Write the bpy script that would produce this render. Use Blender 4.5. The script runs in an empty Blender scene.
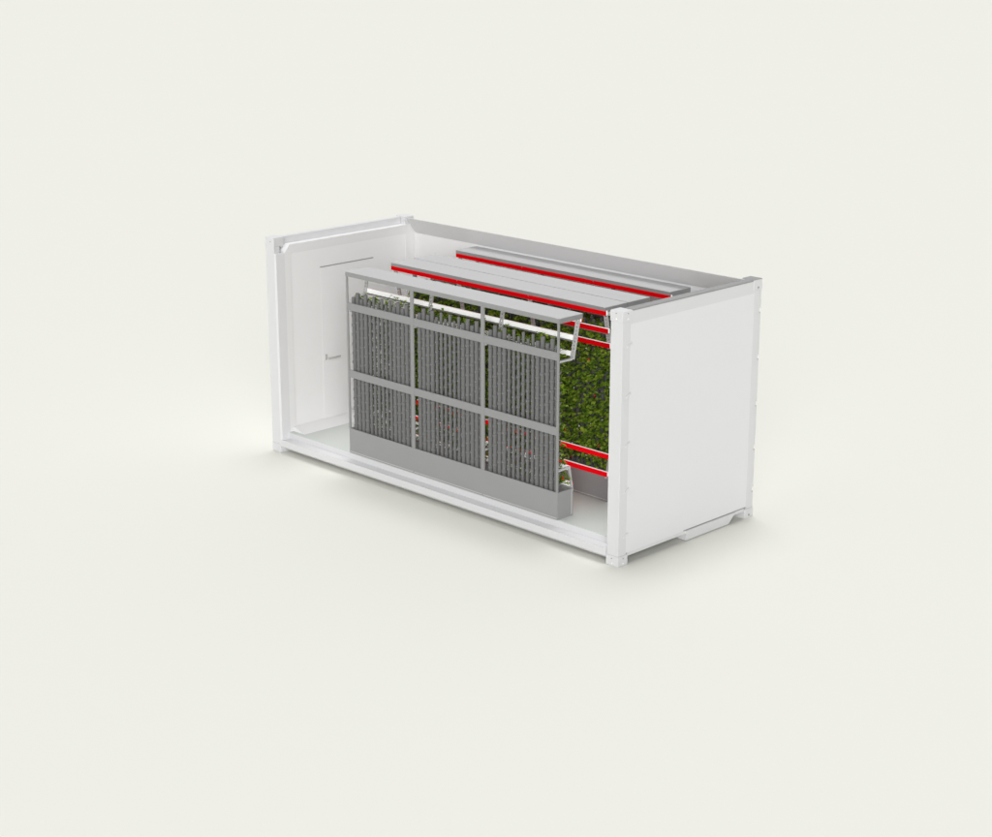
import bpy, bmesh, math, random
from mathutils import Vector, Matrix

scene = bpy.context.scene
COL = scene.collection
rnd = random.Random(3)
L, W, H = 6.058, 2.405, 2.853

# ------------------------------------------------------------------ materials
def lin(c):
    c = c / 255.0
    return c / 12.92 if c <= 0.04045 else ((c + 0.055) / 1.055) ** 2.4

def material(name, rgb, rough=0.6, noise=0.02, scale=6.0, spec=0.2, bump=0.0, bscale=40.0, metal=0.0):
    """principled paint with a faint procedural mottling of its own colour"""
    m = bpy.data.materials.new(name)
    m.use_nodes = True
    nt = m.node_tree
    b = nt.nodes['Principled BSDF']
    b.inputs['Roughness'].default_value = rough
    b.inputs['Specular IOR Level'].default_value = spec
    b.inputs['Metallic'].default_value = metal
    tc = nt.nodes.new('ShaderNodeTexCoord')
    nz = nt.nodes.new('ShaderNodeTexNoise')
    nz.inputs['Scale'].default_value = scale
    nz.inputs['Detail'].default_value = 4.0
    nt.links.new(tc.outputs['Object'], nz.inputs['Vector'])
    mx = nt.nodes.new('ShaderNodeMix')
    mx.data_type = 'RGBA'
    mx.inputs['A'].default_value = (*[c * (1 - noise) for c in rgb], 1)
    mx.inputs['B'].default_value = (*[min(1, c * (1 + noise)) for c in rgb], 1)
    nt.links.new(nz.outputs['Fac'], mx.inputs['Factor'])
    nt.links.new(mx.outputs['Result'], b.inputs['Base Color'])
    if bump:
        n2 = nt.nodes.new('ShaderNodeTexNoise')
        n2.inputs['Scale'].default_value = bscale
        nt.links.new(tc.outputs['Object'], n2.inputs['Vector'])
        bp = nt.nodes.new('ShaderNodeBump')
        bp.inputs['Strength'].default_value = bump
        bp.inputs['Distance'].default_value = 0.004
        nt.links.new(n2.outputs['Fac'], bp.inputs['Height'])
        nt.links.new(bp.outputs['Normal'], b.inputs['Normal'])
    return m

def g(v):
    return (v, v, v)

GROUND = material('ground_paint', (0.80, 0.80, 0.742), 0.9, 0.003, 0.3, 0.0)
WHITE = material('white_paint', (0.735, 0.735, 0.745), 0.55, 0.006, 3.0, 0.15, 0.05)
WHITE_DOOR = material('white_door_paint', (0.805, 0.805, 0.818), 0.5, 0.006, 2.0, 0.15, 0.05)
LINING = material('white_lining', g(0.93), 0.55, 0.006, 3.0, 0.1)
RING = material('white_lining_frame', g(0.87), 0.55, 0.006, 3.0, 0.1)
WALL = material('white_wall_sheet', g(0.85), 0.55, 0.006, 3.0, 0.1)
CANT = material('shade_grey_lining', g(0.65), 0.6, 0.01, 3.0, 0.1)  # white lining greyed: shade of its downward-leaning face put into the colour
GASKET = material('grey_gasket', g(0.36), 0.7, 0.03, 8.0, 0.1)
FLOOR = material('floor_sheet', (0.64, 0.67, 0.64), 0.6, 0.015, 5.0, 0.1)
LID = material('light_grey_lid', g(0.55), 0.5, 0.012, 4.0, 0.15)
FRAME = material('mid_grey_steel', g(0.312), 0.5, 0.02, 5.0, 0.2)
TANK = material('grey_tank', g(0.335), 0.6, 0.02, 5.0, 0.15)
SCREW = material('dull_screw', g(0.33), 0.5, 0.03, 20.0, 0.2)
PIPE = material('grey_pipe', g(0.26), 0.5, 0.03, 20.0, 0.25)
TUBE = material('dark_grey_tube', g(0.175), 0.5, 0.04, 20.0, 0.25)
STRUT = material('light_grey_strut', g(0.55), 0.5, 0.02, 8.0, 0.2)
HOUSING = material('white_lamp_housing', g(0.96), 0.4, 0.01, 8.0, 0.2)
_b = HOUSING.node_tree.nodes['Principled BSDF']  # glow added to whiten the housing backs and brighten the aisle
_b.inputs['Emission Color'].default_value = (1.0, 0.98, 0.97, 1)
_b.inputs['Emission Strength'].default_value = 0.30
RED = material('red_lens', (0.60, 0.003, 0.006), 0.5, 0.02, 8.0, 0.0)
_b = RED.node_tree.nodes['Principled BSDF']      # the upper bars glow faintly, the lower ones brightly
_b.inputs['Emission Color'].default_value = (1.0, 0.002, 0.006, 1)
_b.inputs['Emission Strength'].default_value = 0.13
DARK = material('dark_seal', g(0.12), 0.7, 0.03, 10.0, 0.1)
BOLT = material('bright_bolt', g(0.95), 0.4, 0.01, 10.0, 0.2)
STEM = material('plant_stem', (0.10, 0.17, 0.03), 0.6, 0.2, 30.0, 0.1)
BERRY = material('ripe_berry', (0.62, 0.012, 0.015), 0.35, 0.15, 80.0, 0.3)
PETAL = material('white_petal', (0.85, 0.86, 0.74), 0.6, 0.03, 30.0, 0.1)

LIT = material('glowing_red_lens', (0.60, 0.003, 0.006), 0.5, 0.02, 8.0, 0.0)
_b = LIT.node_tree.nodes['Principled BSDF']
_b.inputs['Emission Color'].default_value = (1.0, 0.004, 0.012, 1)
_b.inputs['Emission Strength'].default_value = 0.40

def leaf_material():
    m = bpy.data.materials.new('strawberry_leaf')
    m.use_nodes = True
    nt = m.node_tree
    b = nt.nodes['Principled BSDF']
    b.inputs['Roughness'].default_value = 0.55
    b.inputs['Specular IOR Level'].default_value = 0.25
    ge = nt.nodes.new('ShaderNodeNewGeometry')
    r = nt.nodes.new('ShaderNodeValToRGB')
    e = r.color_ramp.elements
    e[0].position = 0.0; e[0].color = (0.06, 0.125, 0.012, 1)
    e[1].position = 1.0; e[1].color = (0.52, 0.62, 0.16, 1)
    for p, c in ((0.3, (0.175, 0.30, 0.025)), (0.65, (0.27, 0.44, 0.035)), (0.93, (0.45, 0.57, 0.06))):
        k = e.new(p); k.color = (*c, 1)
    nt.links.new(ge.outputs['Random Per Island'], r.inputs['Fac'])
    nt.links.new(r.outputs['Color'], b.inputs['Base Color'])
    tr = nt.nodes.new('ShaderNodeBsdfTranslucent')
    nt.links.new(r.outputs['Color'], tr.inputs['Color'])
    mix = nt.nodes.new('ShaderNodeMixShader')
    mix.inputs['Fac'].default_value = 0.3
    out = nt.nodes['Material Output']
    nt.links.new(b.outputs['BSDF'], mix.inputs[1])
    nt.links.new(tr.outputs['BSDF'], mix.inputs[2])
    nt.links.new(mix.outputs['Shader'], out.inputs['Surface'])
    return m
LEAF = leaf_material()

# ------------------------------------------------------------------ mesh helpers
class MB:
    """collects shapes and links them as ONE mesh object"""
    def __init__(self):
        self.v = []; self.f = []; self.mi = []
    def add(self, vs, fs, mi=0):
        o = len(self.v)
        self.v += [tuple(p) for p in vs]
        self.f += [tuple(i + o for i in f) for f in fs]
        self.mi += [mi] * len(fs)
    def box(self, a, b, mi=0):
        x0, y0, z0 = a; x1, y1, z1 = b
        self.add([(x0, y0, z0), (x1, y0, z0), (x1, y1, z0), (x0, y1, z0),
                  (x0, y0, z1), (x1, y0, z1), (x1, y1, z1), (x0, y1, z1)],
                 [(0, 3, 2, 1), (4, 5, 6, 7), (0, 1, 5, 4), (1, 2, 6, 5), (2, 3, 7, 6), (3, 0, 4, 7)], mi)
    def cbox(self, a, b, c=0.006, mi=0):
        """box with chamfered edges"""
        bm = bmesh.new()
        bmesh.ops.create_cube(bm, size=1.0)
        for v in bm.verts:
            v.co = Vector([a[i] + (v.co[i] + 0.5) * (b[i] - a[i]) for i in range(3)])
        bmesh.ops.bevel(bm, geom=list(bm.edges), offset=c, segments=2, affect='EDGES', profile=0.5)
        self.bm(bm, mi)
    def bm(self, bm, mi=0):
        bm.verts.index_update()
        self.add([v.co[:] for v in bm.verts], [[v.index for v in f.verts] for f in bm.faces], mi)
        bm.free()
    def prism(self, prof, x0, x1, mi=0):
        """(y, z) outline drawn out along x; x0 / x1 may be lists, one value per corner"""
        n = len(prof)
        A = x0 if isinstance(x0, (list, tuple)) else [x0] * n
        B = x1 if isinstance(x1, (list, tuple)) else [x1] * n
        vs = [(A[i], prof[i][0], prof[i][1]) for i in range(n)] + [(B[i], prof[i][0], prof[i][1]) for i in range(n)]
        fs = [tuple(range(n)), tuple(range(2 * n - 1, n - 1, -1))]
        fs += [(i, n + i, n + (i + 1) % n, (i + 1) % n) for i in range(n)]
        self.add(vs, fs, mi)
    def beam(self, p, q, w, t, side=(1, 0, 0), mi=0):
        """straight bar from p to q, w wide along side, t thick"""
        p = Vector(p); q = Vector(q); d = (q - p).normalized()
        s = Vector(side); s = (s - d * s.dot(d)).normalized(); n = d.cross(s)
        c = [s * w / 2 * i + n * t / 2 * j for i, j in ((-1, -1), (1, -1), (1, 1), (-1, 1))]
        self.add([p + k for k in c] + [q + k for k in c],
                 [(0, 3, 2, 1), (4, 5, 6, 7), (0, 1, 5, 4), (1, 2, 6, 5), (2, 3, 7, 6), (3, 0, 4, 7)], mi)
    def lathe(self, c, prof, n=12, mi=0):
        """profile [(r, z)] turned round a vertical axis through c"""
        vs = []; fs = []
        for r, z in prof:
            for k in range(n):
                a = 2 * math.pi * k / n
                vs.append((c[0] + r * math.cos(a), c[1] + r * math.sin(a), z))
        for i in range(len(prof) - 1):
            for k in range(n):
                k2 = (k + 1) % n
                fs.append((i * n + k, i * n + k2, (i + 1) * n + k2, (i + 1) * n + k))
        fs.append(tuple(range(n - 1, -1, -1)))
        fs.append(tuple((len(prof) - 1) * n + k for k in range(n)))
        self.add(vs, fs, mi)
    def build(self, name, mats, parent=None, fix=True):
        me = bpy.data.meshes.new(name)
        me.from_pydata(self.v, [], self.f)
        if not isinstance(mats, (list, tuple)): mats = [mats]
        for m in mats: me.materials.append(m)
        me.polygons.foreach_set('material_index', self.mi)
        if fix:
            bm = bmesh.new(); bm.from_mesh(me)
            bmesh.ops.recalc_face_normals(bm, faces=bm.faces)
            bm.to_mesh(me); bm.free()
        me.update()
        o = bpy.data.objects.new(name, me)
        COL.objects.link(o)
        if parent: o.parent = parent
        return o

def box(name, a, b, m, parent=None, c=0.0):
    mb = MB()
    mb.cbox(a, b, c) if c else mb.box(a, b)
    return mb.build(name, m, parent)

def thing(name, label, cat, loc=(0, 0, 0), rz=0.0, group=None):
    o = bpy.data.objects.new(name, None)
    COL.objects.link(o)
    o.location = loc; o.rotation_euler = (0, 0, rz)
    o.empty_display_size = 0.2
    o['label'] = label; o['category'] = cat
    if group: o['group'] = group
    return o

def dup(root, loc, rz, label):
    r = root.copy(); COL.objects.link(r)
    r.location = loc; r.rotation_euler = (0, 0, rz); r['label'] = label
    for ch in list(root.children):
        c = ch.copy(); COL.objects.link(c); c.parent = r
        for gch in list(ch.children):
            d = gch.copy(); COL.objects.link(d); d.parent = c
    return r

# ------------------------------------------------------------------ the ground
gm = MB()
gm.add([(-300, -300, 0), (300, -300, 0), (300, 300, 0), (-300, 300, 0)], [(0, 1, 2, 3)])
ground = gm.build('ground', GROUND)
ground['kind'] = 'structure'

# ------------------------------------------------------------------ the container
con = thing('shipping_container', 'white shipping container with its roof and one long wall left off, standing on pale ground',
            'container')
FX, FY, FZ = 0.178, 0.162, 0.118
def fitting(x0, y0, z0, top_mat=None):
    mb = MB()
    mb.cbox((x0, y0, z0), (x0 + FX, y0 + FY, z0 + FZ), 0.006)
    f = mb.build('corner_fitting', WHITE, con)
    return f
fits = {}
for i, x0 in ((0, 0.0), (1, L - FX)):
    for j, y0 in ((0, 0.0), (1, W - FY)):
        for k, z0 in ((0, 0.0), (1, H - FZ)):
            fits[i, j, k] = fitting(x0, y0, z0)
def stud(f, p, n, m, name, r=0.011):
    """small round stud on a fitting's face"""
    bm = bmesh.new()
    bmesh.ops.create_cone(bm, cap_ends=True, segments=10, radius1=r, radius2=r * 0.7, depth=0.008)
    q = Vector((0, 0, 1)).rotation_difference(Vector(n)).to_matrix().to_4x4()
    bmesh.ops.transform(bm, matrix=Matrix.Translation(Vector(p) + Vector(n) * 0.003) @ q, verts=bm.verts)
    mb = MB(); mb.bm(bm)
    return mb.build(name, m, f)
for k, (zd, zl) in ((1, (2.825, 2.766)), (0, (0.086, 0.029))):
    f = fits[1, 0, k]
    stud(f, (5.967, 0, zd), (0, -1, 0), GASKET, 'stud_hole', 0.007)
    stud(f, (5.970, 0, zl), (0, -1, 0), BOLT, 'bolt')
    stud(f, (L, 0.084, zd), (1, 0, 0), GASKET, 'stud_hole', 0.007)
    stud(f, (L, 0.085, zl), (1, 0, 0), BOLT, 'bolt')
for k, z in ((1, 2.763), (0, 0.034)):
    stud(fits[1, 1, k], (L, 2.325, z), (1, 0, 0), GASKET, 'stud_hole', 0.014)
stud(fits[0, 0, 1], (0.11, 0, 2.80), (0, -1, 0), GASKET, 'stud_hole', 0.006)

# corner posts
mb = MB()
mb.cbox((0.004, 0.004, FZ), (0.170, 0.10, H - FZ), 0.006)
mb.build('corner_post', WHITE, con)
box('post_cover', (0.020, 0.006, FZ + 0.002), (0.2078, 0.147, 2.652), WHITE_DOOR, con, 0.004)
box('corner_gusset', (0.072, 0.1005, 2.60), (0.095, 0.1615, 2.699), WHITE, con)
for (x0, x1, y0, y1) in ((L - 0.170, L - 0.004, 0.004, 0.135),
                         (0.004, 0.170, W - 0.15, W - 0.004), (L - 0.150, L - 0.006, W - 0.14, W - 0.028)):
    box('corner_post', (x0, y0, FZ), (x1, y1, H - FZ), WHITE, con, 0.006)

# rails along the long sides
mb = MB()
mb.prism([(0.125, 0.252), (0.125, 0.18), (0.0, 0.18), (0.0, 0.095), (0.075, 0.04), (0.2, 0.04), (0.2, 0.252)], FX, L - FX)
mb.build('side_rail', WHITE, con)
mb = MB()
mb.prism([(W - 0.2, 0.252), (W - 0.2, 0.05), (W - 0.06, 0.05), (W, 0.1), (W, 0.18), (W - 0.03, 0.18), (W - 0.03, 0.252)], FX, L - FX)
mb.build('side_rail', WHITE, con)
# floor
box('floor', (0.10, 0.13, 0.20), (L - 0.10, W - 0.03, 0.262), FLOOR, con)
for k in range(9):
    x = 0.55 + k * 0.62
    box('cross_member', (x, 0.21, 0.10), (x + 0.05, W - 0.21, 0.199), WHITE, con)
# long back wall: flat inside, shallow corrugation outside
mb = MB()
prof_in = W - 0.020
n = 22
xs = FX; step = (L - FX - 0.15 - FX) / n
outer = []
for k in range(n):
    x = xs + k * step
    outer += [(x, W - 0.004), (x + step * 0.36, W - 0.004), (x + step * 0.5, W - 0.014), (x + step * 0.86, W - 0.014)]
outer.append((xs + n * step, W - 0.004))
poly = [(xs, prof_in)] + outer + [(xs + n * step, prof_in)]
vs = [(x, y, 0.255) for x, y in poly] + [(x, y, 2.72) for x, y in poly]
m = len(poly)
fs = [(i, (i + 1) % m, m + (i + 1) % m, m + i) for i in range(m)] + [tuple(range(m)), tuple(range(2 * m - 1, m - 1, -1))]
mb.add(vs, fs)
mb.build('long_wall', WALL, con)
# slanted top lining of the long wall
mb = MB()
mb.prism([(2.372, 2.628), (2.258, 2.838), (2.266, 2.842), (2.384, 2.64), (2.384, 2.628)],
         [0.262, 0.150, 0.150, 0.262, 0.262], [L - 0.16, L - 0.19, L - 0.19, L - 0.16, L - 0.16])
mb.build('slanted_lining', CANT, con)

# left end: outer plate, lined frame with bevelled shoulders, recessed panel, door
box('end_plate', (0.03, 0.092, 0.125), (0.07, W - 0.15, 2.79), WHITE, con)
box('end_header', (0.02, FY + 0.006, 2.70), (0.10, W - FY - 0.006, H - 0.012), WHITE, con, 0.006)
yo0, yo1 = 0.145, W - 0.024
def ring(o, i, x0, x1):
    """frame between two outlines of equal length in the y-z plane"""
    n = len(o)
    vs = [(x0, y, z) for y, z in o] + [(x0, y, z) for y, z in i] + [(x1, y, z) for y, z in o] + [(x1, y, z) for y, z in i]
    fs = []
    for k in range(n):
        q = (k + 1) % n
        fs += [(k, q, n + q, n + k), (2 * n + k, 3 * n + k, 3 * n + q, 2 * n + q),
               (k, 2 * n + k, 2 * n + q, q), (n + k, n + q, 3 * n + q, 3 * n + k)]
    return vs, fs
o = [(yo0, 0.263), (yo0, 2.655), (yo0 + 0.085, 2.748), (yo1 - 0.06, 2.748), (yo1, 2.69), (yo1, 0.263)]
i = [(0.245, 0.33), (0.245, 2.60), (0.262, 2.628), (2.215, 2.628), (2.225, 2.60), (2.225, 0.33)]
vs, fs = ring(o, i, 0.072, 0.208)
mb = MB(); mb.add(vs, fs)
mb.build('end_lining', RING, con)
wall = box('end_panel', (0.12, 0.20, 0.30), (0.2, W - 0.13, 2.66), LINING, con)
door = box('door', (0.2002, 0.73, 0.318), (0.2016, 1.632, 2.372), LINING, con)
box('door_seal', (0.2002, 0.722, 2.374), (0.2065, 1.64, 2.386), GASKET, door)
mb = MB()
mb.cbox((0.206, 0.762, 1.125), (0.216, 0.800, 1.200), 0.003)
mb.beam((0.212, 0.785, 1.150), (0.262, 0.785, 1.150), 0.02, 0.02)
mb.cbox((0.250, 0.775, 1.140), (0.270, 0.985, 1.162), 0.005)
mb.build('door_handle', STRUT, door)
mb = MB()
mb.prism([(0.13, 0.0), (2.38, 0.0)][:0] or [(0.20, 0.2625), (2.38, 0.2625), (2.38, 0.322), (0.20, 0.322)],
         [0.209] * 4, [0.430, 0.430, 0.236, 0.236])
mb.build('threshold_ramp', RING, con)

# right end: blank door end with header, gasket, hinge lugs, sill and skid block
box('end_panel', (L - 0.09, 0.10, 0.1335), (L - 0.0075, W - 0.05, 2.7015), WHITE_DOOR, con)
hd = box('end_header', (L - 0.10, FY - 0.045, 2.7017), (L - 0.0055, W - FY + 0.045, H - 0.014), WHITE, con)
box('header_strip', (L - 0.112, FY + 0.01, H - 0.0138), (L - 0.010, W - 0.06, H + 0.004), GASKET, con)
box('header_strip', (L - 0.170, W - FY + 0.004, H + 0.0005), (L - 0.004, W - 0.004, H + 0.006), GASKET, con)
box('end_sill', (L - 0.14, FY + 0.003, 0.092), (L - 0.012, W - FY - 0.003, 0.133), WHITE, con)
mb = MB()
mb.prism([(1.165, 0.012), (1.165, 0.128), (2.075, 0.128), (2.03, 0.085), (1.945, 0.012)], L - 0.18, L - 0.002)
mb.build('skid_block', WHITE, con)
box('seam_strip', (L - 0.02, 1.12, 0.1335), (L - 0.003, W - 0.14, 0.1425), GASKET, con)
for z in (2.483, 1.935, 1.388, 0.866, 0.347):
    mb = MB()
    mb.prism([(0.085, z - 0.03), (0.150, z + 0.005), (0.150, z + 0.02), (0.085, z - 0.012)], L - 0.02, L + 0.010)
    mb.build('hinge', WHITE, con)
zz = [H - FZ, 2.515, 2.455, 1.965, 1.905, 1.405, 1.345, 0.875, 0.815, 0.36, 0.30, FZ]
for k in range(0, 12, 2):
    box('hinge_cover', (L - 0.12, W - 0.0275, zz[k + 1]), (L - 0.012, W + 0.002, zz[k]), WHITE, con, 0.003)
for k in range(1, 11, 2):
    box('hinge_pin', (L - 0.06, W - 0.0275, zz[k + 1] + 0.0005), (L - 0.012, W - 0.008, zz[k + 1] + 0.012), GASKET, con)

# ------------------------------------------------------------------ the grow racks
RZ = 0.2625                      # rack feet on the container floor
ML = 1.2
def tube_x(i): return 0.075 + 0.075 * i

def make_rack(label):
    r = thing('grow_rack', label, 'grow rack', (0, 0, 0), 0.0, 'grow racks set in rows in the container')
    # lid over an edge frame
    mb = MB()
    a, b = 2.536 - RZ, 2.59 - RZ
    mb.box((-0.005, -0.004, a), (3.605, 0.018, b)); mb.box((-0.005, 0.352, a), (3.605, 0.372, b))
    mb.box((-0.005, 0.0182, a), (0.02, 0.3518, b)); mb.box((3.58, 0.0182, a), (3.605, 0.3518, b))
    lf = mb.build('lid_frame', FRAME, r)
    box('lid', (-0.005, -0.004, b + 0.0003), (3.605, 0.372, b + 0.006), LID, lf)
    # uprights
    for k in range(4):
        x = k * ML
        hw = 0.014 if k in (0, 3) else 0.027
        xc = x + (0.014 if k == 0 else -0.014 if k == 3 else 0)
        box('post', (xc - hw, -0.003, 0.325), (xc + hw, 0.0125, a - 0.0005), FRAME, r)
    # horizontal bars, each bay its own
    for z0, z1 in ((2.113 - RZ, 2.207 - RZ), (1.253 - RZ, 1.348 - RZ)):
        for k in range(3):
            x0 = k * ML + (0.0283 if k == 0 else 0.0273); x1 = (k + 1) * ML - (0.0283 if k == 2 else 0.0273)
            box('crossbar', (x0, 0.0, z0), (x1, 0.016, z1), FRAME, r)
    # thin grey pipe along the lower edge of the second lamp bar
    bm = bmesh.new()
    bmesh.ops.create_cone(bm, cap_ends=True, segments=10, radius1=0.010, radius2=0.010, depth=3.59)
    bmesh.ops.transform(bm, matrix=Matrix.Translation((1.795, 0.303, 2.278 - RZ)) @ Matrix.Rotation(math.pi / 2, 4, 'Y'), verts=bm.verts)
    mb = MB(); mb.bm(bm)
    mb.build('thin_pipe', PIPE, r)
    # tank
    mb = MB()
    tz = 0.585 - RZ
    mb.box((0, 0.0, 0.0), (3.6, 0.255, tz - 0.02))
    for (p, q) in (((0, 0, tz - 0.02), (3.6, 0.012, tz)), ((0, 0.243, tz - 0.02), (3.6, 0.255, tz)),
                   ((0, 0.012, tz - 0.02), (0.012, 0.243, tz)), ((3.588, 0.012, tz - 0.02), (3.6, 0.243, tz))):
        mb.box(p, q)
    tk = mb.build('tank', TANK, r)
    for k in range(3):
        mb = MB(); mb.box((k * ML + 0.012, -0.006, 0.016), ((k + 1) * ML - 0.012, -0.0003, 0.026))
        mb.build('edge_trim', LID, tk)
        mb = MB(); mb.box((k * ML + 0.012, 0.2553, 0.016), ((k + 1) * ML - 0.012, 0.263, 0.026))
        mb.build('edge_trim', LID, tk)
    for x0 in (-0.004, 3.6003):
        mb = MB(); mb.box((x0, 0.225, 0.02), (x0 + 0.0037, 0.236, tz - 0.004)); mb.build('edge_trim', LID, tk)
    # grow tubes
    for k in range(3):
        for i in range(15):
            x = k * ML + tube_x(i); y = 0.055
            top = (2.335 if i % 2 else 2.272) - RZ
            rr = 0.0185 if 4 <= i <= 9 else 0.0262
            prof = [(rr, 0.295)]
            z = 0.34 + 0.05 * (i % 3)
            while z < 1.84:
                prof += [(rr, z), (rr + 0.0055, z + 0.006), (rr + 0.0055, z + 0.034), (rr, z + 0.04)]
                z += 0.118
            prof += [(rr, top - 0.01), (rr - 0.003, top)]
            mb = MB(); mb.lathe((x, y), prof, 14)
            z = 0.357 + 0.05 * (i % 3)
            while z < 1.84:
                if rnd.random() < 0.6: mb.box((x + 0.001, y - rr - 0.010, z - 0.003), (x + 0.009, y - rr - 0.003, z + 0.005), 1)
                z += 0.118
            # planting spouts on the leafy side, alternating heights
            z = 0.36 + 0.055 * (i % 2)
            while z < 1.86:
                mb.prism([(y + 0.012, z), (y + 0.055, z + 0.038), (y + 0.050, z + 0.050), (y + 0.012, z + 0.045)], x - 0.018, x + 0.018)
                z += 0.118
            mb.build('grow_tube', [TUBE, SCREW], r)
    # lamp brackets: perforated arms above, plain arms below
    for k in range(4):
        x = (0.028, ML + 0.02, 2 * ML + 0.02, 3.575)[k]
        w = 0.05
        up = thing_part = MB()
        P0 = Vector((x, 0.335, 2.556 - RZ)); P1 = Vector((x, 0.243, 2.092 - RZ))
        for s in (-1, 1):
            o_ = Vector((s * (w / 2 - 0.006), 0, 0))
            up.beam(P0 + o_, P1 + o_, 0.012, 0.022)
        for t in range(12):
            c = P0.lerp(P1, (t + 0.3) / 11.6)
            d = (P1 - P0).normalized()
            up.beam(c - d * 0.011, c + d * 0.011, w - 0.0245, 0.018)
        up.beam((x, 0.013, 2.097 - RZ), (x, 0.231, 2.094 - RZ), w * 0.6, 0.022)
        up.build('lamp_bracket', STRUT, r)
        lo = MB()
        lo.beam((x, 0.013, 0.832 - RZ), (x, 0.200, 0.842 - RZ), w * 0.6, 0.02)
        lo.beam((x, 0.205, 0.852 - RZ), (x, 0.268, 0.545 - RZ), w * 0.5, 0.02)
        lo.build('lamp_bracket', STRUT, r)
    # lamp bars, five to a bay
    for k in range(3):
        for d, z, lit in ((0.358, 2.531, 0), (0.318, 2.317, 0), (0.288, 2.140, 0), (0.252, 0.815, 1), (0.292, 0.612, 1)):
            x0, x1 = k * ML + 0.004, (k + 1) * ML - 0.004
            if k == 0: x0 = -0.012
            if k == 2: x1 = 3.549 if z < 2.4 else 3.602
            zc = z - RZ
            hb = MB()
            hb.cbox((x0, d - 0.022, zc - 0.028), (x1, d, zc + 0.026), 0.003)
            bar = hb.build('light_bar', HOUSING, r)
            lb = MB()
            lb.prism([(d + 0.0003, zc - 0.030), (d + 0.018, zc - 0.028), (d + 0.020, zc + 0.016), (d + 0.014, zc + 0.0215), (d + 0.0003, zc + 0.0215)], x0 + 0.003, x1 - 0.003)
            lb.build('lens', LIT if lit else RED, bar)
    return r

X0 = 1.440
XC = 1.428
rack = make_rack('grey grow rack nearest the open side, its bare grey tubes in full view')
rack.location = (X0, 0.120, RZ)
dup(rack, (XC + 3.6, 1.250, RZ), math.pi, 'front rack of the joined middle pair, its leaves and red lamps facing the open side')
dup(rack, (XC, 1.274, RZ), 0.0, 'rear rack of the joined middle pair, only its light grey lid showing')
dup(rack, (XC + 3.6, 2.380, RZ + 0.004), math.pi, 'grow rack along the closed long wall, its lid and one red lamp bar showing')

# ------------------------------------------------------------------ strawberry plants
def leaflet(mb, base, d, up, ln, wd, fold):
    s = d.cross(up).normalized(); n = s.cross(d).normalized()
    p = [base, base + d * ln * 0.38 + s * wd * 0.5 + n * fold, base + d * ln * 0.78 + s * wd * 0.42 + n * fold * 0.7,
         base + d * ln - n * fold * 0.4,
         base + d * ln * 0.78 - s * wd * 0.42 + n * fold * 0.7, base + d * ln * 0.38 - s * wd * 0.5 + n * fold,
         base + d * ln * 0.55]
    mb.add(p, [(0, 1, 6), (1, 2, 6), (2, 3, 6), (3, 4, 6), (4, 5, 6), (5, 0, 6)], 0)

def plant(mb, c, R, nleaf, size, berries, flowers, a0=-1.35, a1=1.35):
    c = Vector(c)
    for _ in range(nleaf):
        az = R.uniform(a0, a1); el = R.uniform(-0.75, 1.0)
        d = Vector((math.sin(az) * math.cos(el), math.cos(az) * math.cos(el), math.sin(el)))
        reach = size * R.uniform(0.35, 1.0)
        e = c + d * reach
        mb.beam(c, e, 0.0035, 0.0035, (0.3, 0.2, 0.9), 1)
        ld = (d * 0.6 + Vector((R.uniform(-.6, .6), R.uniform(-.2, .5), R.uniform(-.9, .3)))).normalized()
        up = (Vector((R.uniform(-.5, .5), 0.6, 1.0)) + d * 0.3).normalized()
        if abs(ld.dot(up)) > 0.95: up = Vector((1, 0.2, 0.1)).normalized()
        s = ld.cross(up).normalized()
        ln = R.uniform(0.026, 0.052)
        leaflet(mb, e, ld, up, ln, ln * 0.85, ln * 0.12)
        for sg in (-1, 1):
            leaflet(mb, e, (ld * 0.45 + s * sg * 0.9).normalized(), up, ln * 0.92, ln * 0.8, ln * 0.12)
    for _ in range(berries):
        b = c + Vector((R.uniform(-.04, .04), R.uniform(.03, .09), R.uniform(-.08, -.02)))
        rr = R.uniform(0.010, 0.015)
        mb.lathe((b.x, b.y), [(rr * .25, b.z - rr * 1.5), (rr * .75, b.z - rr * .7), (rr, b.z + .2 * rr), (rr * .8, b.z + rr * .8), (rr * .2, b.z + rr)], 7, 2)
        mb.beam(b + Vector((0, 0, rr)), c, 0.003, 0.003, (0.3, 0.2, 0.9), 1)
    for _ in range(flowers):
        b = c + Vector((R.uniform(-.06, .06), R.uniform(.07, .12), R.uniform(-.03, .08)))
        n = Vector((R.uniform(-.4, .4), 1, R.uniform(-.1, .6))).normalized()
        s = n.cross(Vector((0, 0, 1))).normalized(); t = s.cross(n)
        pts = [b + (s * math.cos(a) + t * math.sin(a)) * (0.012 if q % 2 else 0.006) for q, a in ((q, q * math.pi / 5) for q in range(10))]
        mb.add(pts, [tuple(range(10))], 3)

def foliage(name, seed):
    R = random.Random(seed)
    mb = MB()
    for k in range(3):
        for i in range(15):
            x = k * ML + tube_x(i)
            z = 0.395 + 0.055 * (i % 2)
            while z < 2.03:
                if R.random() < 0.93:
                    low = z < 0.8
                    plant(mb, (x + R.uniform(-.01, .01), 0.092, z + 0.02), R, R.choice((5, 6, 7, 9)), R.uniform(0.06, 0.15),
                          (R.random() < (0.07 if low else 0.01)), (R.random() < 0.10),
                          -0.2 if k == 0 and i == 0 else -1.35, 0.2 if k == 2 and i == 14 else 1.35)
                z += 0.118
    o = mb.build(name, [LEAF, STEM, BERRY, PETAL], None, fix=False)
    o['kind'] = 'stuff'
    return o
fo = foliage('strawberry_plants', 5)
fo.location = (X0, 0.120, RZ)
fo['label'] = 'green strawberry plants growing out of the far side of the rack nearest the open side'
fo['category'] = 'plants'
fo['group'] = 'strawberry plants on the racks'
f2 = foliage('strawberry_plants', 6)
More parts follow.
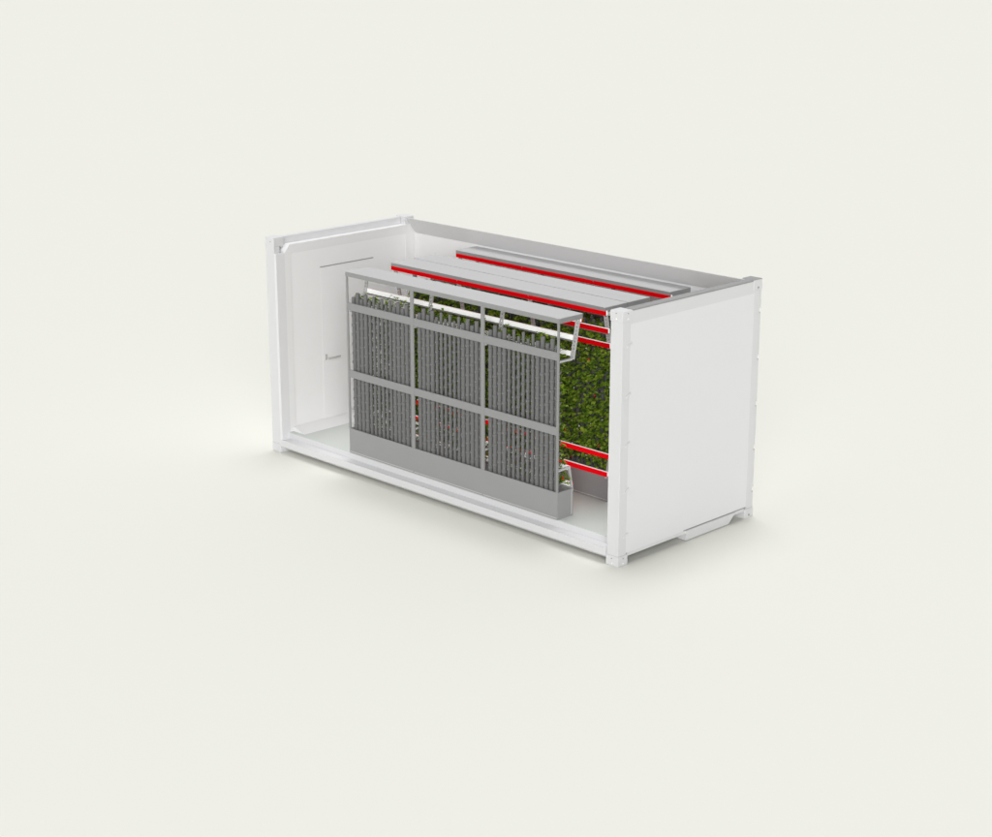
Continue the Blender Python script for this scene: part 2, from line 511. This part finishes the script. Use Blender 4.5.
f2.location = (XC + 3.6, 1.250, RZ)
f2.rotation_euler = (0, 0, math.pi)
f2['label'] = 'wall of dense green strawberry leaves on the middle rack facing the open side'
f2['category'] = 'plants'
f2['group'] = 'strawberry plants on the racks'
f2['kind'] = 'stuff'
for src, loc, rz, lab in ((fo, (XC, 1.274, RZ), 0.0, 'strawberry plants on the rear middle rack, hidden under its light grey lid'),
                          (f2, (XC + 3.6, 2.380, RZ + 0.004), math.pi, 'strawberry plants on the rack along the closed long wall, below its red lamp bar')):
    c = src.copy(); COL.objects.link(c)
    c.location = loc; c.rotation_euler = (0, 0, rz); c['label'] = lab

# one straggling plant at the open end of the nearest rack, over its tank
R = random.Random(21)
mb = MB()
plant(mb, (0, 0, 0), R, 8, 0.11, 1, 0)
plant(mb, (0.005, 0.02, -0.10), R, 8, 0.10, 0, 1)
p = mb.build('strawberry_plant', [LEAF, STEM, BERRY, PETAL], None, fix=False)
p.location = (X0 + 3.53, 0.120 + 0.10, 0.76)
p['label'] = 'small leafy strawberry plant hanging over the tank at the right end of the nearest rack'
p['category'] = 'plant'

# ------------------------------------------------------------------ light: a soft studio dome
w = bpy.data.worlds.new('World')
scene.world = w
w.use_nodes = True
nt = w.node_tree
bg = nt.nodes['Background']
tc = nt.nodes.new('ShaderNodeTexCoord')
sp = nt.nodes.new('ShaderNodeSeparateXYZ')
nt.links.new(tc.outputs['Generated'], sp.inputs['Vector'])
def math_node(op, a, b):
    n_ = nt.nodes.new('ShaderNodeMath'); n_.operation = op
    for k, v in enumerate((a, b)):
        if hasattr(v, 'is_output'): nt.links.new(v, n_.inputs[k])
        elif v is not None: n_.inputs[k].default_value = v
    return n_.outputs[0]
# even dome + added World glows: low on the viewer's side, overhead, and behind
BASE, LOBE, TOP, BACK = 0.10, 6.6, 9.7, 0.60
def dot(vec):
    n_ = nt.nodes.new('ShaderNodeVectorMath'); n_.operation = 'DOT_PRODUCT'
    nt.links.new(tc.outputs['Generated'], n_.inputs[0])
    n_.inputs[1].default_value = vec
    return n_.outputs['Value']
def smooth(val, lo, hi):
    n_ = nt.nodes.new('ShaderNodeMapRange'); n_.interpolation_type = 'SMOOTHSTEP'
    nt.links.new(val, n_.inputs['Value'])
    n_.inputs['From Min'].default_value = lo; n_.inputs['From Max'].default_value = hi
    return n_.outputs['Result']
el, az = math.radians(15), math.radians(-46)
lobe = math_node('MULTIPLY', smooth(dot((math.cos(el) * math.cos(az), math.cos(el) * math.sin(az), math.sin(el))),
                                    math.cos(math.radians(25)), math.cos(math.radians(10))), LOBE)
tl = math.radians(10.0)
top = smooth(dot((-0.58 * math.sin(tl), 0.81 * math.sin(tl), math.cos(tl))), math.cos(math.radians(17)), math.cos(math.radians(7)))
back = math_node('MULTIPLY', smooth(dot((-0.96, 0.28, 0.0)), -0.40, 0.30), BACK)      # added glow from behind, deepens the ground shadow
v = math_node('ADD', math_node('ADD', lobe, BASE), math_node('ADD', math_node('MULTIPLY', top, TOP), back))
cb = nt.nodes.new('ShaderNodeCombineColor')
for k in range(3): nt.links.new(v, cb.inputs[k])
nt.links.new(cb.outputs[0], bg.inputs['Color'])
bg.inputs['Strength'].default_value = 1.0

# ------------------------------------------------------------------ camera
cam = bpy.data.cameras.new('camera')
co = bpy.data.objects.new('camera', cam)
COL.objects.link(co)
cam.sensor_width = 36.0
cam.lens = 1778.46 / 992 * 36.0
cam.clip_end = 2000
co.location = (17.9643, -13.7262, 7.0275)
co.rotation_euler = (math.pi / 2 - 0.2861, 0, 2.35834 - math.pi / 2)
scene.camera = co

scene.view_settings.view_transform = 'Standard'
scene.view_settings.look = 'None'
scene.view_settings.exposure = 0
scene.view_settings.gamma = 1
scene.render.resolution_x = 1024
scene.render.resolution_y = 864
